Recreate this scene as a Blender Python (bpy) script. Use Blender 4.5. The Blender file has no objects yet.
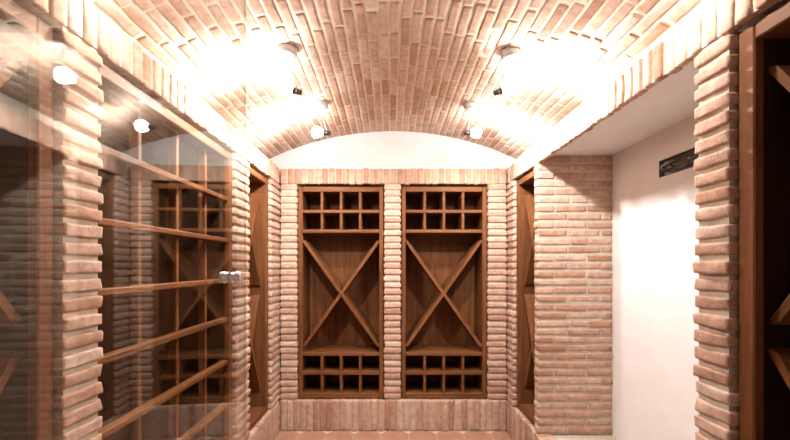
import bpy, math, random
import numpy as np
from mathutils import Vector, Matrix
random.seed(7)
rng = np.random.default_rng(11)
C = bpy.context.scene.collection
PI = math.pi
EYE = 1.4

# ------------------------------------------------------------------ room measures (metres)
XL, XR, YB = -0.924, 0.983, 3.32          # faces of the brick walls
YF = -1.0                                 # wall behind the camera
ZP = 0.265                                # top of the plinth
ZL = 2.08                                 # underside of the soldier course
ZS = 2.212                                # top of the soldier course
VC, VH, VZ, VA = 0.022, 1.045, 2.30, 2.534  # vault: centre x, half span, springing, apex
YLUN = 3.36
PITCH = (ZL - ZP) / 33.0
VR = (VH ** 2 + (VA - VZ) ** 2) / (2 * (VA - VZ))
VCZ = VA - VR


def vault_z(x):
    return VCZ + math.sqrt(VR ** 2 - (x - VC) ** 2)


# ------------------------------------------------------------------ materials
def new_mat(name):
    m = bpy.data.materials.new(name)
    m.use_nodes = True
    nt = m.node_tree
    return m, nt, nt.nodes['Principled BSDF']


def node(nt, typ, **kw):
    n = nt.nodes.new(typ)
    for k, v in kw.items():
        if k.startswith('_'):
            setattr(n, k[1:], v)
        else:
            n.inputs[k.replace('__', ' ')].default_value = v
    return n


def ramp(nt, stops):
    r = nt.nodes.new('ShaderNodeValToRGB')
    el = r.color_ramp.elements
    while len(el) < len(stops):
        el.new(0.5)
    for e, (p, c) in zip(el, stops):
        e.position = p
        e.color = (*c, 1)
    return r


def mix_rgb(nt, typ, fac, a, b):
    m = nt.nodes.new('ShaderNodeMix')
    m.data_type = 'RGBA'
    m.blend_type = typ
    for sock, v in ((m.inputs[0], fac), (m.inputs[6], a), (m.inputs[7], b)):
        if hasattr(v, 'links'):
            nt.links.new(v, sock)
        elif isinstance(v, tuple):
            sock.default_value = (*v, 1)
        else:
            sock.default_value = v
    return m.outputs[2]


def brick_mat(name, stops, pale=(0.66, 0.52, 0.42)):
    m, nt, b = new_mat(name)
    L = nt.links.new
    at = nt.nodes.new('ShaderNodeAttribute')
    at.attribute_name = 'tone'
    r = ramp(nt, stops)
    L(at.outputs['Fac'], r.inputs[0])
    tc = nt.nodes.new('ShaderNodeTexCoord')
    n1 = node(nt, 'ShaderNodeTexNoise', Scale=26.0, Detail=6.0, Roughness=0.65)
    n2 = node(nt, 'ShaderNodeTexNoise', Scale=150.0, Detail=4.0, Roughness=0.7)
    n3 = node(nt, 'ShaderNodeTexNoise', Scale=60.0, Detail=5.0, Roughness=0.7)
    for n in (n1, n2, n3):
        L(tc.outputs['Object'], n.inputs['Vector'])
    r1 = ramp(nt, [(0.36, (0.68, 0.65, 0.63)), (0.7, (1.2, 1.17, 1.14))])
    L(n1.outputs[0], r1.inputs[0])
    c = mix_rgb(nt, 'MULTIPLY', 0.8, r.outputs[0], r1.outputs[0])
    r3 = ramp(nt, [(0.56, (0, 0, 0)), (0.74, (1, 1, 1))])
    L(n3.outputs[0], r3.inputs[0])
    mul = node(nt, 'ShaderNodeMath', _operation='MULTIPLY')
    mul.inputs[1].default_value = 0.45
    L(r3.outputs[0], mul.inputs[0])
    c = mix_rgb(nt, 'MIX', mul.outputs[0], c, pale)
    L(c, b.inputs['Base Color'])
    b.inputs['Roughness'].default_value = 0.92
    b.inputs['Specular IOR Level'].default_value = 0.15
    add = node(nt, 'ShaderNodeMath', _operation='ADD')
    L(n2.outputs[0], add.inputs[0])
    L(n3.outputs[0], add.inputs[1])
    bp = node(nt, 'ShaderNodeBump', Strength=0.7, Distance=0.004)
    L(add.outputs[0], bp.inputs['Height'])
    L(bp.outputs[0], b.inputs['Normal'])
    return m


def rough_mat(name, c0, c1, scale=30.0, bump=0.4, dist=0.003, rough=0.95):
    m, nt, b = new_mat(name)
    L = nt.links.new
    tc = nt.nodes.new('ShaderNodeTexCoord')
    n1 = node(nt, 'ShaderNodeTexNoise', Scale=scale, Detail=6.0, Roughness=0.65)
    n2 = node(nt, 'ShaderNodeTexNoise', Scale=scale * 6, Detail=3.0)
    L(tc.outputs['Object'], n1.inputs['Vector'])
    L(tc.outputs['Object'], n2.inputs['Vector'])
    r = ramp(nt, [(0.3, c0), (0.7, c1)])
    L(n1.outputs[0], r.inputs[0])
    L(r.outputs[0], b.inputs['Base Color'])
    b.inputs['Roughness'].default_value = rough
    b.inputs['Specular IOR Level'].default_value = 0.15
    bp = node(nt, 'ShaderNodeBump', Strength=bump, Distance=dist)
    L(n2.outputs[0], bp.inputs['Height'])
    L(bp.outputs[0], b.inputs['Normal'])
    return m


def wood_mat(name, axis, dark=(0.066, 0.023, 0.008), mid=(0.162, 0.058, 0.018), light=(0.245, 0.103, 0.038)):
    m, nt, b = new_mat(name)
    L = nt.links.new
    tc = nt.nodes.new('ShaderNodeTexCoord')
    oi = nt.nodes.new('ShaderNodeObjectInfo')
    mp = nt.nodes.new('ShaderNodeMapping')
    sc = [22.0, 22.0, 22.0]
    sc[axis] = 1.3
    mp.inputs['Scale'].default_value = sc
    off = node(nt, 'ShaderNodeVectorMath', _operation='SCALE')
    off.inputs[0].default_value = (7.3, 3.1, 9.7)
    L(oi.outputs['Random'], off.inputs['Scale'])
    addv = node(nt, 'ShaderNodeVectorMath', _operation='ADD')
    L(tc.outputs['Object'], addv.inputs[0])
    L(off.outputs[0], addv.inputs[1])
    L(addv.outputs[0], mp.inputs['Vector'])
    n1 = node(nt, 'ShaderNodeTexNoise', Scale=1.0, Detail=6.0, Roughness=0.6, Distortion=0.6)
    n2 = node(nt, 'ShaderNodeTexNoise', Scale=5.0, Detail=4.0, Roughness=0.6)
    L(mp.outputs[0], n1.inputs['Vector'])
    L(mp.outputs[0], n2.inputs['Vector'])
    r = ramp(nt, [(0.3, dark), (0.5, mid), (0.72, light)])
    mx = node(nt, 'ShaderNodeMath', _operation='MULTIPLY_ADD')
    mx.inputs[1].default_value = 0.35
    L(n2.outputs[0], mx.inputs[0])
    sb = node(nt, 'ShaderNodeMath', _operation='MULTIPLY')
    sb.inputs[1].default_value = 0.65
    L(n1.outputs[0], sb.inputs[0])
    L(sb.outputs[0], mx.inputs[2])
    L(mx.outputs[0], r.inputs[0])
    L(r.outputs[0], b.inputs['Base Color'])
    b.inputs['Roughness'].default_value = 0.55
    b.inputs['Specular IOR Level'].default_value = 0.18
    bp = node(nt, 'ShaderNodeBump', Strength=0.12, Distance=0.002)
    L(mx.outputs[0], bp.inputs['Height'])
    L(bp.outputs[0], b.inputs['Normal'])
    return m


def metal_mat(name, col, rough, metallic=1.0):
    m, nt, b = new_mat(name)
    tc = nt.nodes.new('ShaderNodeTexCoord')
    n = node(nt, 'ShaderNodeTexNoise', Scale=80.0, Detail=3.0)
    nt.links.new(tc.outputs['Object'], n.inputs['Vector'])
    r = ramp(nt, [(0.3, tuple(c * 0.9 for c in col)), (0.7, col)])
    nt.links.new(n.outputs[0], r.inputs[0])
    nt.links.new(r.outputs[0], b.inputs['Base Color'])
    b.inputs['Metallic'].default_value = metallic
    b.inputs['Roughness'].default_value = rough
    return m


WALL_TONES = [(0.0, (0.43, 0.235, 0.155)), (0.3, (0.50, 0.307, 0.222)), (0.6, (0.56, 0.370, 0.280)), (1.0, (0.62, 0.455, 0.360))]
VAULT_TONES = [(0.0, (0.38, 0.215, 0.145)), (0.25, (0.47, 0.305, 0.225)), (0.6, (0.54, 0.38, 0.295)), (1.0, (0.60, 0.47, 0.385))]
M = {
    'brick': brick_mat('rustic_brick', WALL_TONES),
    'vault': brick_mat('vault_brick', VAULT_TONES),
    'mortar': rough_mat('lime_mortar', (0.46, 0.385, 0.30), (0.58, 0.50, 0.405)),
    'vault_mortar': rough_mat('vault_mortar', (0.58, 0.50, 0.40), (0.70, 0.62, 0.52)),
    'plaster': rough_mat('white_plaster', (0.66, 0.655, 0.66), (0.71, 0.705, 0.71), 6.0, 0.08, 0.002, 0.9),
    'alcove': rough_mat('alcove_plaster', (0.72, 0.68, 0.665), (0.77, 0.735, 0.72), 6.0, 0.08, 0.002, 0.9),
    'wx': wood_mat('wood_grain_along_x', 0), 'wy': wood_mat('wood_grain_along_y', 1), 'wz': wood_mat('wood_grain_along_z', 2),
    'dz': wood_mat('dark_inner_wood', 2, (0.012, 0.005, 0.0025), (0.026, 0.011, 0.005), (0.046, 0.020, 0.009)),  # much darker tone of the rack wood, for inner panels
    'canopy': metal_mat('satin_grey_metal', (0.50, 0.49, 0.48), 0.45, 0.25),
    'chrome': metal_mat('polished_chrome', (0.86, 0.86, 0.85), 0.25, 0.75),
    'socket': metal_mat('dark_socket_metal', (0.16, 0.155, 0.15), 0.4),
    'liner': rough_mat('dark_recess_liner', (0.10, 0.085, 0.075), (0.16, 0.14, 0.125), 40.0, 0.2, 0.001, 0.7),
    'cable': metal_mat('black_cable_rubber', (0.02, 0.019, 0.018), 0.3, 0.0),
    'grey_cable': metal_mat('grey_cable_sheath', (0.42, 0.40, 0.36), 0.4, 0.0),
}


def floor_mat():
    m, nt, b = new_mat('terracotta_tiles')
    L = nt.links.new
    tc = nt.nodes.new('ShaderNodeTexCoord')
    mp = nt.nodes.new('ShaderNodeMapping')
    mp.inputs['Scale'].default_value = (1 / 0.226, 1 / 0.226, 1)
    mp.inputs['Location'].default_value = (0.32, 0.30, 0)
    L(tc.outputs['Object'], mp.inputs['Vector'])
    fr = node(nt, 'ShaderNodeVectorMath', _operation='FRACTION')
    L(mp.outputs[0], fr.inputs[0])
    sub = node(nt, 'ShaderNodeVectorMath', _operation='SUBTRACT')
    sub.inputs[1].default_value = (0.5, 0.5, 0.5)
    L(fr.outputs[0], sub.inputs[0])
    ab = node(nt, 'ShaderNodeVectorMath', _operation='ABSOLUTE')
    L(sub.outputs[0], ab.inputs[0])
    sp = nt.nodes.new('ShaderNodeSeparateXYZ')
    L(ab.outputs[0], sp.inputs[0])
    mx = node(nt, 'ShaderNodeMath', _operation='MAXIMUM')
    L(sp.outputs[0], mx.inputs[0]); L(sp.outputs[1], mx.inputs[1])
    sm = node(nt, 'ShaderNodeMath', _operation='ADD')
    L(sp.outputs[0], sm.inputs[0]); L(sp.outputs[1], sm.inputs[1])
    joint = node(nt, 'ShaderNodeMath', _operation='GREATER_THAN'); joint.inputs[1].default_value = 0.475
    L(mx.outputs[0], joint.inputs[0])
    inset = node(nt, 'ShaderNodeMath', _operation='GREATER_THAN'); inset.inputs[1].default_value = 0.80
    L(sm.outputs[0], inset.inputs[0])
    n = node(nt, 'ShaderNodeTexNoise', Scale=9.0, Detail=6.0, Roughness=0.65)
    L(tc.outputs['Object'], n.inputs['Vector'])
    r = ramp(nt, [(0.3, (0.34, 0.170, 0.105)), (0.7, (0.46, 0.265, 0.180))])
    L(n.outputs[0], r.inputs[0])
    c = mix_rgb(nt, 'MIX', joint.outputs[0], r.outputs[0], (0.42, 0.34, 0.26))
    c = mix_rgb(nt, 'MIX', inset.outputs[0], c, (0.66, 0.56, 0.44))
    L(c, b.inputs['Base Color'])
    b.inputs['Roughness'].default_value = 0.5
    return m


M['floor'] = floor_mat()


def glass_mat(name, tint, edge=False):
    m = bpy.data.materials.new(name)
    m.use_nodes = True
    nt = m.node_tree
    nt.nodes.clear()
    L = nt.links.new
    out = nt.nodes.new('ShaderNodeOutputMaterial')
    tr = nt.nodes.new('ShaderNodeBsdfTransparent')
    tr.inputs[0].default_value = (*tint, 1)
    gl = nt.nodes.new('ShaderNodeBsdfGlossy')
    gl.inputs['Roughness'].default_value = 0.0
    gl.inputs[0].default_value = (0.97, 1.0, 0.98, 1)
    geo = nt.nodes.new('ShaderNodeNewGeometry')
    # Fresnel of a glass face, the same from either side of the sheet
    dot = node(nt, 'ShaderNodeVectorMath', _operation='DOT_PRODUCT')
    L(geo.outputs['Normal'], dot.inputs[0]); L(geo.outputs['Incoming'], dot.inputs[1])
    ab = node(nt, 'ShaderNodeMath', _operation='ABSOLUTE'); L(dot.outputs['Value'], ab.inputs[0])
    om = node(nt, 'ShaderNodeMath', _operation='SUBTRACT'); om.inputs[0].default_value = 1.0
    L(ab.outputs[0], om.inputs[1])
    pw = node(nt, 'ShaderNodeMath', _operation='POWER'); pw.inputs[1].default_value = 5.0
    L(om.outputs[0], pw.inputs[0])
    fr = node(nt, 'ShaderNodeMath', _operation='MULTIPLY_ADD')
    fr.inputs[1].default_value = 0.935; fr.inputs[2].default_value = 0.065
    L(pw.outputs[0], fr.inputs[0])
    mx = nt.nodes.new('ShaderNodeMixShader')
    L(fr.outputs[0], mx.inputs[0]); L(tr.outputs[0], mx.inputs[1]); L(gl.outputs[0], mx.inputs[2])
    L(mx.outputs[0], out.inputs[0])
    return m


M['glass'] = glass_mat('clear_glass', (0.985, 0.992, 0.985))
M['glass_edge'] = glass_mat('glass_edge', (0.62, 0.68, 0.60))


def emit_mat(name, col, strength):
    m, nt, b = new_mat(name)
    b.inputs['Base Color'].default_value = (0.9, 0.88, 0.84, 1)
    b.inputs['Emission Color'].default_value = (*col, 1)
    b.inputs['Emission Strength'].default_value = strength
    b.inputs['Roughness'].default_value = 0.2
    return m


M['bulb'] = emit_mat('lit_bulb_glass', (1.0, 0.93, 0.82), 14.0)


# ------------------------------------------------------------------ mesh helpers
def link_mesh(name, verts, faces, mats, parent=None, mat_idx=None, smooth=False, tone=None, matrix=None):
    me = bpy.data.meshes.new(name)
    verts = np.asarray(verts, dtype=np.float32)
    me.from_pydata(verts.tolist(), [], [tuple(f) for f in faces])
    for m in (mats if isinstance(mats, (list, tuple)) else [mats]):
        me.materials.append(m)
    if mat_idx is not None:
        me.polygons.foreach_set('material_index', np.asarray(mat_idx, dtype=np.int32))
    if smooth is True:
        me.polygons.foreach_set('use_smooth', np.ones(len(me.polygons), dtype=bool))
    elif smooth is not False:
        me.polygons.foreach_set('use_smooth', np.asarray(smooth, dtype=bool))
    if tone is not None:
        a = me.attributes.new('tone', 'FLOAT', 'POINT')
        a.data.foreach_set('value', np.asarray(tone, dtype=np.float32))
    me.update()
    o = bpy.data.objects.new(name, me)
    C.objects.link(o)
    if parent is not None:
        o.parent = parent
    if matrix is not None:
        o.matrix_local = matrix
    return o


def box_template(nx, ny, nz):
    """surface grid of a cube [-1,1]^3, denser at its edges"""
    def pts(n):
        if n <= 2:
            return np.array([-1, -0.55, 0.55, 1.0])
        inner = np.linspace(-0.86, 0.86, n)
        return np.concatenate([[-1], inner, [1]])
    ax = [pts(nx), pts(ny), pts(nz)]
    idx, V, F = {}, [], []
    def vid(i, j, k):
        if (i, j, k) not in idx:
            idx[(i, j, k)] = len(V)
            V.append((ax[0][i], ax[1][j], ax[2][k]))
        return idx[(i, j, k)]
    A, B, D = (len(a) - 1 for a in ax)
    for i in range(A):
        for j in range(B):
            F.append((vid(i, j, 0), vid(i, j + 1, 0), vid(i + 1, j + 1, 0), vid(i + 1, j, 0)))
            F.append((vid(i, j, D), vid(i + 1, j, D), vid(i + 1, j + 1, D), vid(i, j + 1, D)))
    for i in range(A):
        for k in range(D):
            F.append((vid(i, 0, k), vid(i + 1, 0, k), vid(i + 1, 0, k + 1), vid(i, 0, k + 1)))
            F.append((vid(i, B, k), vid(i, B, k + 1), vid(i + 1, B, k + 1), vid(i + 1, B, k)))
    for j in range(B):
        for k in range(D):
            F.append((vid(0, j, k), vid(0, j, k + 1), vid(0, j + 1, k + 1), vid(0, j + 1, k)))
            F.append((vid(A, j, k), vid(A, j + 1, k), vid(A, j + 1, k + 1), vid(A, j, k + 1)))
    return np.array(V), np.array(F)


TPL = {}
KW = rng.normal(size=(6, 3)); KW /= np.linalg.norm(KW, axis=1)[:, None]
KW *= np.array([70, 90, 130, 170, 240, 300])[:, None]
KA = rng.normal(size=(6, 3)) * np.array([1, 1, .8, .6, .45, .35])[:, None]


class Masonry:
    """bricks (material 1) with mortar boxes (material 0), kept in one wall mesh"""
    def __init__(self):
        self.V, self.F, self.MI, self.SM, self.T = [], [], [], [], []
        self.n = 0

    def _add(self, V, F, mi, sm, tone):
        self.V.append(V); self.F.extend((F + self.n).tolist())
        self.MI += [mi] * len(F); self.SM += [sm] * len(F)
        self.T.append(np.full(len(V), tone) if np.isscalar(tone) else tone)
        self.n += len(V)

    def mortar_box(self, x0, x1, y0, y1, z0, z1):
        V = np.array([(x, y, z) for x in (x0, x1) for y in (y0, y1) for z in (z0, z1)])
        F = np.array([(0, 1, 3, 2), (4, 6, 7, 5), (0, 4, 5, 1), (2, 3, 7, 6), (0, 2, 6, 4), (1, 5, 7, 3)])
        self._add(V, F, 0, False, 0.5)

    def quad(self, a, b, c, d, mi=0):
        self._add(np.array([a, b, c, d], dtype=float), np.array([(0, 1, 2, 3)]), mi, False, 0.5)

    def brick(self, c, half, R=None, rad=0.0045, amp=0.0011, jit=0.0013, rot=0.006, tone=None):
        half = np.array(half, dtype=float)
        seg = tuple(int(np.clip(round(h * 2 / 0.028), 2, 8)) for h in half)
        if seg not in TPL:
            TPL[seg] = box_template(*seg)
        U, F = TPL[seg]
        h = half * (1 + rng.normal(0, 0.012, 3))
        rr = min(rad * rng.uniform(0.7, 1.5), h.min() * 0.6)
        P = U * h
        core = np.clip(P, -(h - rr), h - rr)
        d = P - core
        n = np.linalg.norm(d, axis=1)
        P = core + d / np.maximum(n, 1e-9)[:, None] * rr
        off = rng.uniform(-5, 5, 3)
        ph = (P + off) @ KW.T
        P = P + amp * (np.sin(ph) @ KA)
        a = rng.normal(0, rot, 3)
        Rj = np.array(Matrix.Rotation(a[0], 3, 'X') @ Matrix.Rotation(a[1], 3, 'Y') @ Matrix.Rotation(a[2], 3, 'Z'))
        P = P @ Rj.T + rng.normal(0, jit, 3) * np.array([1, 1, 0.7])
        if R is not None:
            P = P @ R.T
        self._add(P + np.array(c), F, 1, True, float(np.clip(rng.normal(0.5, 0.24), 0, 1)) if tone is None else tone)

    def build(self, name, mats):
        o = link_mesh(name, np.concatenate(self.V), self.F, mats, mat_idx=self.MI, smooth=self.SM, tone=np.concatenate(self.T))
        o['kind'] = 'structure'
        return o


def struct(name, verts, faces, mat, smooth=False):
    o = link_mesh(name, verts, faces, mat, smooth=smooth)
    o['kind'] = 'structure'
    return o


BH = 0.0385 / 2     # half height of a brick


def pier_left_right(m, side, y0, y1, z0=ZP, z1=ZL, depth=0.105, lens=None):
    """stack of courses on a side wall between y0 and y1; side -1 left, +1 right"""
    X = XL if side < 0 else XR
    n = int(round((z1 - z0) / PITCH))
    m.mortar_box(*sorted((X + side * 0.011, X + side * (depth + 0.30))), y0 + 0.009, y1 - 0.009, z0 - 0.004, z1 + 0.004)
    for k in range(n):
        zc = z0 + (k + 0.5) * PITCH
        if lens and k % 2:
            cuts = lens
        else:
            cuts = [1.0]
        y = y0
        for f in cuts:
            L = (y1 - y0) * f
            m.brick((X + side * depth / 2, y + L / 2, zc), (depth / 2, L / 2 - (0.004 if len(cuts) > 1 else 0.0), BH))
            y += L


def pier_back(m, x0, x1, z0=ZP, z1=ZL, depth=0.105):
    n = int(round((z1 - z0) / PITCH))
    m.mortar_box(x0 + 0.007, x1 - 0.007, YB + 0.011, YB + depth + 0.30, z0 - 0.004, z1 + 0.004)
    for k in range(n):
        zc = z0 + (k + 0.5) * PITCH
        m.brick(((x0 + x1) / 2, YB + depth / 2, zc), ((x1 - x0) / 2, depth / 2, BH))


# ------------------------------------------------------------------ walls
NL_NEAR, NL_BIG, NL_FAR = (0.50, 1.12), (1.272, 2.386), (2.607, 3.09)
NR_NEAR, AL, NR_FAR = (0.53, 1.149), (1.281, 2.64), (2.715, 3.157)
ALX = 1.49                                 # white wall at the back of the alcove
ALZ = 2.135                                # soffit of the alcove

wl = Masonry()
pier_left_right(wl, -1, NL_NEAR[1], NL_BIG[0])
pier_left_right(wl, -1, NL_BIG[1], NL_FAR[0])
pier_left_right(wl, -1, NL_FAR[1], YB)
y = YF
while y < NL_NEAR[0] - 0.01:               # plain brickwork beside and behind the camera
    y2 = min(y + 0.25, NL_NEAR[0])
    pier_left_right(wl, -1, y, y2)
    y = y2
wl.mortar_box(XL - 0.3, XL - 0.011, YB - 0.03, YB + 0.12, ZP, ZL)
wl.build('wall_left', [M['mortar'], M['brick']])

wr = Masonry()
pier_left_right(wr, 1, NR_NEAR[1], AL[0])
pier_left_right(wr, 1, NR_FAR[1], YB)
y = YF
while y < NR_NEAR[0] - 0.01:
    y2 = min(y + 0.255, NR_NEAR[0])
    pier_left_right(wr, 1, y, y2)
    y = y2
# the far cheek of the alcove, facing the camera: running bond
wr.mortar_box(XR + 0.011, ALX + 0.05, AL[1] + 0.007, NR_FAR[0] - 0.004, ZP, ALZ)
k = 0
z = ZP
while z < ALZ - 0.02:
    zc = z + PITCH / 2
    cuts = [[0.205, 0.222, 0.08], [0.118, 0.215, 0.174]][k % 2]
    if k % 5 == 3:
        cuts = [0.225, 0.12, 0.162]
    x = XR
    for L in cuts:
        if z + PITCH < ALZ + 0.02:
            wr.brick((x + L / 2, AL[1] + 0.034, zc), (L / 2 - 0.005, 0.034, BH), rad=0.005, jit=0.0016)
        x += L
    z += PITCH
    k += 1
wr.mortar_box(XR + 0.011, XR + 0.3, YB - 0.03, YB + 0.12, ZP, ZL)
wr.build('wall_right', [M['mortar'], M['brick']])

LN = (-0.782, -0.050)                      # the two niches of the back wall
RN = (0.092, 0.824)
wb = Masonry()
pier_back(wb, XL, LN[0])
pier_back(wb, LN[1], RN[0])
pier_back(wb, RN[1], XR)
wb.build('wall_back', [M['mortar'], M['brick']])


# soldier courses over the niches
def soldier(m, axis, u0, u1, face, side, z0, z1, pitch, depth, gap, rad=0.005, jit=0.002):
    n = max(1, int(round((u1 - u0) / pitch)))
    p = (u1 - u0) / n
    zc, hz = (z0 + z1) / 2, (z1 - z0) / 2
    for i in range(n):
        u = u0 + (i + 0.5) * p
        hw = p / 2 - gap / 2 * rng.uniform(0.7, 1.3)
        if axis == 'y':
            m.brick((face + side * depth / 2, u, zc + rng.normal(0, 0.002)), (depth / 2, hw, hz), rad=rad, jit=jit)
        else:
            m.brick((u, face + depth / 2, zc + rng.normal(0, 0.002)), (hw, depth / 2, hz), rad=rad, jit=jit)


def side_beam(name, side, depth):
    X = XL if side < 0 else XR
    m = Masonry()
    m.mortar_box(*sorted((X + side * 0.008, X + side * 0.14)), YF, YB, (ZL + 0.008) if depth > 0.05 else ALZ + 0.004, ZS - 0.003)
    if depth < 0.05:
        m.mortar_box(*sorted((X + side * 0.008, X + side * depth)), YF, YB, ZL + 0.008, ALZ + 0.004)
    soldier(m, 'y', YF, YB, X, side, ZL + 0.002, ZS, 0.0590, depth, 0.014)
    return m.build(name, [M['mortar'], M['brick']])


side_beam('trim_1', -1, 0.10)
side_beam('trim_2', 1, 0.034)
m = Masonry()
m.mortar_box(XL, XR, YB + 0.008, YB + 0.14, ZL + 0.008, ZS - 0.003)
soldier(m, 'x', XL, XR, YB, 1, ZL + 0.002, ZS, 0.0585, 0.10, 0.012)
m.build('trim_3', [M['mortar'], M['brick']])

# plinth of upright bricks
for name, side in (('baseboard_left', -1), ('baseboard_right', 1)):
    X = XL if side < 0 else XR
    m = Masonry()
    m.mortar_box(*sorted((X + side * 0.006, X + side * 0.56)), YF, YB, 0.0, ZP - 0.006)
    soldier(m, 'y', YF, YB, X - side * 0.001, side, 0.004, ZP - 0.002, 0.054, 0.10, 0.007, rad=0.004, jit=0.0013)
    m.build(name, [M['mortar'], M['brick']])
m = Masonry()
m.mortar_box(XL, XR, YB + 0.006, YB + 0.44, 0.0, ZP - 0.006)
soldier(m, 'x', XL, XR, YB - 0.001, 1, 0.004, ZP - 0.002, 0.054, 0.10, 0.007, rad=0.004, jit=0.0013)
m.build('baseboard_back', [M['mortar'], M['brick']])

# barrel vault: bricks run along the room
a0 = math.asin(VH / VR)
m = Masonry()
NS = 48
for i in range(NS):
    p, q = -a0 + 2 * a0 * i / NS, -a0 + 2 * a0 * (i + 1) / NS
    r = VR + 0.0035
    A = (VC + r * math.sin(p), VCZ + r * math.cos(p))
    B = (VC + r * math.sin(q), VCZ + r * math.cos(q))
    m.quad((A[0], YF, A[1]), (B[0], YF, B[1]), (B[0], YLUN, B[1]), (A[0], YLUN, A[1]))
for s in (-1, 1):                          # ledge and upstand between the soldier course and the springing
    X0 = XL if s < 0 else XR
    X1 = VC + s * (VH + 0.004)
    m.quad((X0 + s * 0.05, YF, ZS - 0.006), (X1, YF, ZS - 0.004), (X1, YLUN, ZS - 0.004), (X0 + s * 0.05, YLUN, ZS - 0.006))
    m.quad((X1, YF, ZS - 0.004), (X1, YLUN, ZS - 0.004), (X1, YLUN, VZ + 0.01), (X1, YF, VZ + 0.01))
NC = 41
da = 2 * a0 / NC
BL = 0.236
for i in range(NC):
    a = -a0 + (i + 0.5) * da
    R = np.array(Matrix.Rotation(a, 3, 'Y'))
    y = YF - rng.uniform(0, 0.12) - (BL / 2 if i % 2 else 0)
    while y < YLUN - 0.02:
        L = BL * rng.uniform(0.94, 1.05)
        y2 = min(y + L, YLUN)
        y1 = max(y, YF)
        if y2 - y1 > 0.03:
            dpt = 0.020
            cr = VR + dpt
            m.brick((VC + cr * math.sin(a), (y1 + y2) / 2, VCZ + cr * math.cos(a)),
                    (VR * da / 2 - 0.0052, (y2 - y1) / 2 - 0.0055, dpt), R=R, rad=0.003, amp=0.0006, jit=0.0008, rot=0.003)
        y = y2
m.build('ceiling', [M['vault_mortar'], M['vault']])

# lunette of white plaster above the back wall
pts = [(VC - VH - 0.01, YLUN, ZS - 0.02)]
pts += [(VC + (VR + 0.03) * math.sin(-a0 + 2 * a0 * i / 40), YLUN, VCZ + (VR + 0.03) * math.cos(-a0 + 2 * a0 * i / 40)) for i in range(41)]
pts += [(VC + VH + 0.01, YLUN, ZS - 0.02)]
back = [(x, YLUN + 0.06, z) for x, _, z in pts]
n = len(pts)
faces = [tuple(range(n)), tuple(range(2 * n - 1, n - 1, -1))] + [(i, i + n, (i + 1) % n + n, (i + 1) % n) for i in range(n)]
struct('wall_lunette', pts + back, faces, M['plaster'])

# floor and the wall behind the camera
def box_vf(x0, x1, y0, y1, z0, z1):
    V = [(x, y, z) for x in (x0, x1) for y in (y0, y1) for z in (z0, z1)]
    return V, [(0, 1, 3, 2), (4, 6, 7, 5), (0, 4, 5, 1), (2, 3, 7, 6), (0, 2, 6, 4), (1, 5, 7, 3)]


struct('floor', *box_vf(XL - 0.6, XR + 0.6, YF - 0.1, YB + 0.5, -0.08, 0.0), M['floor'])
struct('wall_front', *box_vf(XL - 0.6, XR + 0.6, YF - 0.1, YF, 0.0, VA + 0.05), M['plaster'])

# alcove: white plaster wall with a slot cut in it, soffit and near cheek
SY0, SY1, SZ0, SZ1, SD = 1.80, 2.190, 1.882, 1.976, 0.036
Vs, Fs = [], []
def put(b):
    v, f = b
    o = len(Vs); Vs.extend(v); Fs.extend([tuple(i + o for i in q) for q in f])
put(box_vf(ALX, ALX + 0.12, AL[0] - 0.12, AL[1] + 0.05, ZP - 0.02, SZ0))
put(box_vf(ALX, ALX + 0.12, AL[0] - 0.12, AL[1] + 0.05, SZ1, ALZ + 0.05))
put(box_vf(ALX, ALX + 0.12, AL[0] - 0.12, SY0, SZ0, SZ1))
put(box_vf(ALX, ALX + 0.12, SY1, AL[1] + 0.05, SZ0, SZ1))
struct('wall_alcove', Vs, Fs, M['alcove'])
struct('ceiling_alcove', *box_vf(XR + 0.034, ALX + 0.12, AL[0] - 0.12, AL[1] + 0.06, ALZ, ALZ + 0.06), M['alcove'])
struct('wall_cheek', *box_vf(XR + 0.40, ALX, AL[0] - 0.10, AL[0] - 0.012, ZP - 0.01, ALZ), M['alcove'])


# ------------------------------------------------------------------ things
def thing(name, label, cat, loc, rotz=0.0, group=None):
    o = bpy.data.objects.new(name, None)
    o.empty_display_size = 0.1
    C.objects.link(o)
    o.location = loc
    o.rotation_euler = (0, 0, rotz)
    o['label'] = label
    o['category'] = cat
    if group:
        o['group'] = group
    return o


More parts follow.
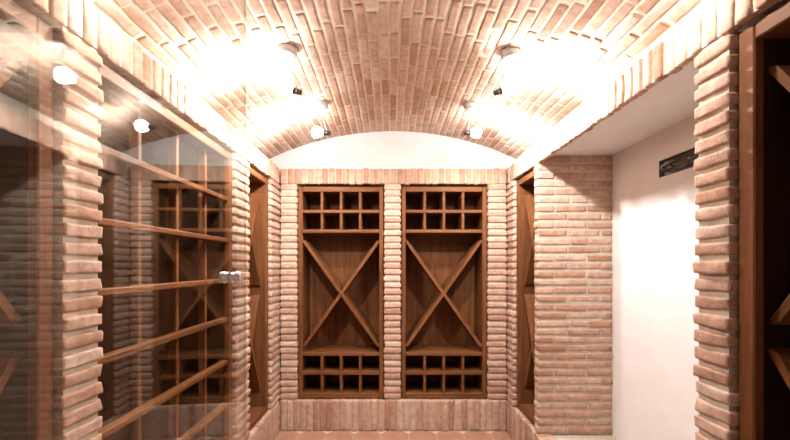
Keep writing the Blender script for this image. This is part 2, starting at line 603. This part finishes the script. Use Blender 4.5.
def bevel_box(name, x0, x1, y0, y1, z0, z1, parent, bev=0.0025, matrix=None, mat=None):
    """a board with softened arrises; grain follows its longest side"""
    x0, x1 = sorted((x0, x1)); y0, y1 = sorted((y0, y1)); z0, z1 = sorted((z0, z1))
    h = np.array([x1 - x0, y1 - y0, z1 - z0]) / 2
    c = np.array([x1 + x0, y1 + y0, z1 + z0]) / 2
    V, F = [], []
    b = min(bev, h.min() * 0.45)
    # 24-vertex chamfered box
    idx = {}
    for sx in (-1, 1):
        for sy in (-1, 1):
            for sz in (-1, 1):
                s = np.array([sx, sy, sz])
                for a in range(3):
                    p = s * (h - b)
                    p[a] = s[a] * h[a]
                    idx[(sx, sy, sz, a)] = len(V)
                    V.append(p)
    S = (-1, 1)
    for a in range(3):
        u, w = (a + 1) % 3, (a + 2) % 3
        for s in S:
            q = []
            for su, sw in ((-1, -1), (1, -1), (1, 1), (-1, 1)):
                k = [0, 0, 0]; k[a] = s; k[u] = su; k[w] = sw
                q.append(idx[(*k, a)])
            F.append(q if s > 0 else q[::-1])
    for a in range(3):                      # edges parallel to axis a
        u, w = (a + 1) % 3, (a + 2) % 3
        for su in S:
            for sw in S:
                k0 = [0, 0, 0]; k0[a] = -1; k0[u] = su; k0[w] = sw
                k1 = list(k0); k1[a] = 1
                q = [idx[(*k0, u)], idx[(*k1, u)], idx[(*k1, w)], idx[(*k0, w)]]
                F.append(q if su * sw < 0 else q[::-1])
    for sx in S:
        for sy in S:
            for sz in S:
                q = [idx[(sx, sy, sz, a)] for a in range(3)]
                F.append(q if sx * sy * sz > 0 else q[::-1])
    ax = int(np.argmax(h))
    mt = mat or M['wx' if ax == 0 else 'wy' if ax == 1 else 'wz']
    if matrix is None:
        matrix = Matrix.Translation(Vector(c))
    else:
        V = [p + c for p in V]
    return link_mesh(name, V, F, mt, parent, matrix=matrix)


def cross_panel(root, u0, w0, u1, w1, v0, v1, th):
    """slanting board from (u0,w0) to (u1,w1), ends cut upright against the sides"""
    L = math.hypot(u1 - u0, w1 - w0)
    ang = math.atan2(w1 - w0, u1 - u0)
    cut = th / 2 * math.tan(ang)            # upright ends
    hl = L / 2
    V = []
    for v in (v0, v1):
        V += [(-hl + cut * -1 * -1, v, -th / 2), (hl + cut, v, -th / 2), (hl - cut, v, th / 2), (-hl - cut, v, th / 2)]
    V = [(-hl + cut, v0, -th / 2), (hl + cut, v0, -th / 2), (hl - cut, v0, th / 2), (-hl - cut, v0, th / 2),
         (-hl + cut, v1, -th / 2), (hl + cut, v1, -th / 2), (hl - cut, v1, th / 2), (-hl - cut, v1, th / 2)]
    F = [(0, 1, 2, 3), (7, 6, 5, 4), (0, 4, 5, 1), (3, 2, 6, 7), (1, 5, 6, 2), (0, 3, 7, 4)]
    mt = Matrix.Translation(((u0 + u1) / 2, 0, (w0 + w1) / 2)) @ Matrix.Rotation(-ang, 4, 'Y')
    return link_mesh('cross_panel', V, F, M['wx'], root, matrix=mt)


FR0 = 0.026                                 # the rack's frame sits this far behind the brick face
BASE = ZP + 0.002


def carcass(root, W, H, stile, top, bottom, depth, th=0.03, first=None, inner=None):
    hw = W / 2
    sa = first or stile
    bevel_box('frame_stile', -hw, -hw + sa, FR0, FR0 + th, 0, H, root, 0.004)
    bevel_box('frame_stile', hw - stile, hw, FR0, FR0 + th, 0, H, root, 0.004)
    bevel_box('frame_rail', -hw + sa, hw - stile, FR0 + 0.001, FR0 + th, H - top, H, root, 0.004)
    bevel_box('frame_rail', -hw + sa, hw - stile, FR0 + 0.001, FR0 + th, 0, bottom, root, 0.004)
    iw = hw - stile
    ia = hw - sa
    v0, v1 = FR0 + th, FR0 + depth
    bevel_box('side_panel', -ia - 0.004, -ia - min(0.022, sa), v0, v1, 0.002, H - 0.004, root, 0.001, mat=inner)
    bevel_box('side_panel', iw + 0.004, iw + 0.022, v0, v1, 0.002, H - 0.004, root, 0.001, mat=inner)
    bevel_box('top_panel', -ia - 0.004, iw + 0.004, v0, v1, H - top + 0.004, H - top + 0.02, root, 0.001)
    bevel_box('bottom_panel', -ia - 0.004, iw + 0.004, v0, v1, bottom - 0.02, bottom - 0.004, root, 0.001)
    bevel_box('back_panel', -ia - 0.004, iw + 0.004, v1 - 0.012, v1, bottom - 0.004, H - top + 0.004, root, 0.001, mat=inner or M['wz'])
    return iw, v0, v1 - 0.012


def rack_back(cx, label):
    root = thing('wine_rack', label, 'wine rack', (cx, YB, BASE), 0, 'wine racks in the back wall niches')
    W, H = 0.722, 2.064 - BASE
    iw, v0, v1 = carcass(root, W, H, 0.036, 0.043, 0.046, 0.345)
    Z = lambda z: z - BASE
    vf = FR0 + 0.006
    for a, b in ((1.842, 1.869), (1.673, 1.702), (0.628, 0.656), (0.467, 0.4955)):
        bevel_box('shelf', -iw, iw, vf, v1, Z(a), Z(b), root, 0.003)
    cell = 2 * iw / 4
    for a, b in ((1.869, 2.021), (1.702, 1.842), (0.4955, 0.628), (0.313, 0.467)):
        for k in (1, 2, 3):
            u = -iw + k * cell
            bevel_box('divider', u - 0.0115, u + 0.0115, vf + 0.002, v1, Z(a), Z(b), root, 0.003)
    cross_panel(root, -iw, Z(1.615), iw, Z(0.700), FR0 + 0.016, v1, 0.026)
    cross_panel(root, -iw, Z(0.700), iw, Z(1.615), FR0 + 0.022, v1, 0.026)
    return root


def rack_cross(name_label, side, span, group, inner=None):
    y0, y1 = span[0] + 0.004, span[1] - 0.004
    X = XL if side < 0 else XR
    rot = PI / 2 if side < 0 else -PI / 2
    root = thing('wine_rack', name_label, 'wine rack', (X, (y0 + y1) / 2, BASE), rot, group)
    W, H = y1 - y0, 2.070 - BASE
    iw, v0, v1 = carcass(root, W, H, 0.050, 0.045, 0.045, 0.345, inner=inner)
    Z = lambda z: z - BASE
    vf = FR0 + 0.045
    for top, bot in ((1.95, 1.235), (1.167, 0.44)):
        cross_panel(root, -iw, Z(top), iw, Z(bot), vf, v1, 0.024)
        cross_panel(root, -iw, Z(bot), iw, Z(top), vf + 0.004, v1, 0.024)
    return root


def rack_grid(label):
    y0, y1 = NL_BIG[0] + 0.004, NL_BIG[1] - 0.004
    root = thing('wine_rack', label, 'wine rack', (XL, (y0 + y1) / 2, BASE), PI / 2)
    W, H = y1 - y0, 2.070 - BASE
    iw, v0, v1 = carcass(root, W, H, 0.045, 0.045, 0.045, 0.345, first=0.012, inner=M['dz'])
    ia = W / 2 - 0.012
    yc = (y0 + y1) / 2
    for zc in (0.345, 0.575, 0.828, 1.079, 1.308, 1.545, 1.79):
        bevel_box('shelf_rail', -ia, iw, FR0 + 0.008, FR0 + 0.046, zc - BASE - 0.0125, zc - BASE + 0.0125, root, 0.004)
    for yy in (1.575, 1.855, 2.14):
        bevel_box('upright', yy - yc - 0.0115, yy - yc + 0.0115, FR0 + 0.0465, FR0 + 0.085, 0.045, H - 0.045, root, 0.003)
    return root


rack_back((LN[0] + LN[1]) / 2, 'tall wooden wine rack in the left of the two back wall niches')
rack_back((RN[0] + RN[1]) / 2, 'tall wooden wine rack in the right of the two back wall niches')
rack_cross('narrow wooden rack with crossed boards in the far left corner niche', -1, NL_FAR, 'narrow racks in the far side niches')
rack_cross('narrow wooden rack with crossed boards in the far right niche beside the brick pier', 1, NR_FAR, 'narrow racks in the far side niches')
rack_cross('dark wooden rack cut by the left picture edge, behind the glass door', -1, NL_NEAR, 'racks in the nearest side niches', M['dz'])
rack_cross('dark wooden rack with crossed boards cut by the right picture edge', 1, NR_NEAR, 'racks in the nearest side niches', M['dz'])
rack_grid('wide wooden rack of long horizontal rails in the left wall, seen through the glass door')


# ------------------------------------------------------------------ lamps
def lathe(prof, n=24):
    V, F = [], []
    for r, z in prof:
        for i in range(n):
            a = 2 * PI * i / n
            V.append((r * math.cos(a), r * math.sin(a), z))
    for j in range(len(prof) - 1):
        for i in range(n):
            F.append((j * n + i, j * n + (i + 1) % n, (j + 1) * n + (i + 1) % n, (j + 1) * n + i))
    F.append(tuple(range(n))[::-1])
    F.append(tuple(range((len(prof) - 1) * n, len(prof) * n)))
    return V, F


def along(p, d):
    """matrix at p whose local z points along d"""
    return Matrix.Translation(Vector(p)) @ Vector(d).to_track_quat('Z', 'Y').to_matrix().to_4x4()


def tube(path, r, n=10, closed=False):
    P = [Vector(p) for p in path]
    V, F = [], []
    N = len(P)
    up = Vector((0.13, 0.31, 0.94)).normalized()
    for i, p in enumerate(P):
        a = P[(i - 1) % N] if closed or i > 0 else p
        b = P[(i + 1) % N] if closed or i < N - 1 else p
        t = (b - a).normalized()
        s = t.cross(up).normalized()
        w = s.cross(t)
        for k in range(n):
            q = 2 * PI * k / n
            V.append(p + s * (r * math.cos(q)) + w * (r * math.sin(q)))
    for i in range(N if closed else N - 1):
        for k in range(n):
            F.append((i * n + k, i * n + (k + 1) % n, ((i + 1) % N) * n + (k + 1) % n, ((i + 1) % N) * n + k))
    if not closed:
        F.append(tuple(range(n))[::-1]); F.append(tuple(range((N - 1) * n, N * n)))
    return V, F


SPOT_W, POINT_W, DOWN_W = 42.0, 10.0, 26.0


def lamp(x, y, hx, hy, hz, aim, label, k=1.0):
    """round ceiling rose, thin stem and a reflector bulb on a swivel, aimed at the flank of the vault"""
    zc = vault_z(x) - 0.001
    root = thing('ceiling_spotlight', label, 'spotlight', (x, y, zc), 0, 'spotlights hanging from the brick vault')
    nrm = Vector((0.5 * (x - VC), 0, zc - VCZ)).normalized()
    v, f = lathe([(0.052, 0.022), (0.057, 0.012), (0.057, -0.016), (0.050, -0.028), (0.034, -0.036), (0.010, -0.040)], 32)
    link_mesh('canopy', v, f, M['canopy'], root, smooth=True, matrix=along((0, 0, 0), nrm))
    h = Vector((hx - x, hy - y, hz - zc))
    v, f = tube([Vector((0, 0, 0)) - nrm * 0.03, h * 0.5, h], 0.0042, 10)
    link_mesh('stem', v, f, M['canopy'], root, smooth=True)
    d = Vector(aim).normalized()
    v, f = lathe([(0.006, -0.016), (0.013, -0.012), (0.013, 0.012), (0.006, 0.016)], 20)
    link_mesh('swivel', v, f, M['socket'], root, smooth=True, matrix=along(h, d.cross(Vector((0, 0, 1))).normalized()))
    v, f = lathe([(0.010, -0.022), (0.014, -0.018), (0.0145, 0.012), (0.0175, 0.018), (0.0175, 0.026)], 24)
    so = link_mesh('socket', v, f, M['socket'], root, smooth=True, matrix=along(h, d))
    v, f = lathe([(0.016, 0.022), (0.019, 0.030), (0.029, 0.048), (0.037, 0.066), (0.0395, 0.080), (0.037, 0.091), (0.027, 0.100), (0.014, 0.105), (0.003, 0.106)], 28)
    link_mesh('bulb', v, f, M['bulb'], root, smooth=True, matrix=along(h, d))
    p = Vector((hx, hy, hz)) + d * 0.125 - Vector((0, 0, 0.02))
    sl = bpy.data.lights.new('spotlight_beam', 'SPOT')
    sl.energy = SPOT_W * k; sl.spot_size = math.radians(104); sl.spot_blend = 0.9; sl.shadow_soft_size = 0.018
    sl.color = (1.0, 0.985, 0.972)
    o = bpy.data.objects.new('spotlight_beam', sl); C.objects.link(o)
    o.matrix_world = along(p, -d)
    pl = bpy.data.lights.new('spotlight_spill', 'POINT')
    pl.energy = POINT_W * k; pl.shadow_soft_size = 0.018; pl.color = (1.0, 0.985, 0.972)
    o = bpy.data.objects.new('spotlight_spill', pl); C.objects.link(o)
    o.location = p
    dl = bpy.data.lights.new('spotlight_downlight', 'SPOT')
    dl.energy = DOWN_W * k; dl.spot_size = math.radians(172); dl.spot_blend = 0.5; dl.shadow_soft_size = 0.018
    dl.color = (1.0, 0.985, 0.972)
    o = bpy.data.objects.new('spotlight_downlight', dl); C.objects.link(o)
    o.location = p
    return root


lamp(-0.525, 1.975, -0.475, 2.03, 2.290, (-1, -0.22, 0.22), 'nearer ceiling spotlight on the left, above and before the smaller one')
lamp(0.615, 1.985, 0.565, 2.07, 2.305, (1, -0.42, 0.22), 'nearer ceiling spotlight on the right, hanging high over the pier')
lamp(-0.475, 2.66, -0.425, 2.68, 2.295, (-1, 0.05, 0.12), 'farther ceiling spotlight on the left, in front of the white lunette', 0.6)
lamp(0.555, 2.66, 0.520, 2.68, 2.295, (1, 0.25, 0.15), 'farther ceiling spotlight on the right, in front of the white lunette', 0.6)
LAMP_ADDED = 0.16  # weak third pair, unseen above the frame, added to brighten the nearest pillars
lamp(-0.64, 1.235, -0.60, 1.25, 2.305, (-1, -0.05, 0.12), 'added ceiling spotlight out of view, nearest the viewer on the left, beside the glass door', LAMP_ADDED)
lamp(0.61, 1.235, 0.565, 1.25, 2.305, (1, -0.05, 0.12), 'added ceiling spotlight out of view, nearest the viewer on the right, beside the brick pillar', LAMP_ADDED)

# ------------------------------------------------------------------ open glass door beside the camera
TD = math.radians(-3.2)
ex, ey = -0.431, 1.174                       # free edge
dx, dy = math.sin(TD), math.cos(TD)
DW = 0.84
door = thing('glass_door', 'frameless clear glass door standing open at left, mirroring the cellar', 'door', (ex - dx * DW, ey - dy * DW, 0.0), -TD)
# local y runs along the door from hinge to free edge
T = 0.0035
V, F = box_vf(-T, T, 0, DW, 0.012, 2.26)
o = link_mesh('glass_pane', V, F, [M['glass'], M['glass_edge']], door, mat_idx=[0, 0, 1, 1, 1, 1])
kz = EYE - 0.033
kl = DW - 0.121
for s in (-1, 1):
    v, f = lathe([(1.2 * a, 1.15 * b) for a, b in ((0.0125, 0.0), (0.0125, 0.004), (0.0105, 0.0055), (0.0105, 0.007), (0.0130, 0.0085), (0.0135, 0.012), (0.0132, 0.0185), (0.0115, 0.0205), (0.008, 0.0215))], 28)
    kb = link_mesh('knob', v, f, M['chrome'], door, smooth=False, matrix=along((s * T, kl, kz), (s, 0, 0)))
for zz in (0.0, 2.195):
    bevel_box('pivot_clamp', -0.016, 0.016, 0.0, 0.16, zz, zz + 0.075, door, 0.004, mat=M['chrome'])

# ------------------------------------------------------------------ slot with cables in the alcove wall
slot = thing('cable_recess', 'dark rectangular slot in the white alcove wall, half behind the pillar', 'wall recess', (ALX, (SY0 + SY1) / 2, SZ0))
hy = (SY1 - SY0) / 2 - 0.001
hz = SZ1 - SZ0
bevel_box('back_plate', SD - 0.006, SD, -hy, hy, 0.001, hz - 0.001, slot, 0.001, mat=M['alcove'])
for a in (0.001, hz - 0.005):
    bevel_box('liner_board', 0.001, SD - 0.006, -hy, hy, a, a + 0.004, slot, 0.001, mat=M['liner'])
for a in (-hy, hy - 0.004):
    bevel_box('liner_end', 0.001, SD - 0.006, a, a + 0.004, 0.005, hz - 0.005, slot, 0.001, mat=M['liner'])

coil = thing('cable_coil', 'bundle of looped black cable stuffed in the wall slot', 'cable', (ALX, (SY0 + SY1) / 2, SZ0 + 0.006))
for k, (a, b, c, xo, rr, tilt) in enumerate(((0.162, 0.033, 0.018, 0.002, 0.0062, 0.0), (0.150, 0.030, 0.020, 0.012, 0.0062, 0.05),
                                           (0.120, 0.022, 0.030, -0.004, 0.0055, -0.06), (0.128, 0.027, -0.020, 0.007, 0.0055, 0.07),
                                           (0.105, 0.030, 0.072, 0.004, 0.0050, 0.04))):
    path = []
    for i in range(56):
        t = 2 * PI * i / 56
        u = a * math.cos(t)
        path.append((xo + 0.003 * math.sin(2 * t + k), c + u, 0.040 + b * math.sin(t) * (1 if abs(tilt) < .01 else .8) + tilt * u * 0.6))
    v, f = tube(path, rr, 8, True)
    o = link_mesh('cable_loop', v, f, M['cable'] if k != 4 else M['grey_cable'], coil, smooth=True)
    if k == 4:
        o['label'] = 'grey loop of cable'

# ------------------------------------------------------------------ camera, world, colour management
cam = bpy.data.cameras.new('camera')
cam.sensor_width = 36.0
cam.lens = 395.0 / 790.0 * 36.0
cam.shift_x = 5.0 / 790.0
cam.shift_y = 45.0 / 790.0
cam.clip_start = 0.02
co = bpy.data.objects.new('camera', cam)
C.objects.link(co)
co.location = (0, 0, EYE)
co.rotation_euler = (PI / 2, 0, 0)
sc = bpy.context.scene
sc.camera = co
w = bpy.data.worlds.new('world')
sc.world = w
w.use_nodes = True
w.node_tree.nodes['Background'].inputs[0].default_value = (0.03, 0.028, 0.025, 1)
w.node_tree.nodes['Background'].inputs[1].default_value = 0.3
sc.view_settings.view_transform = 'Standard'
sc.view_settings.look = 'None'
sc.view_settings.gamma = 1.0
sc.view_settings.use_curve_mapping = False
sc.view_settings.exposure = 0.98
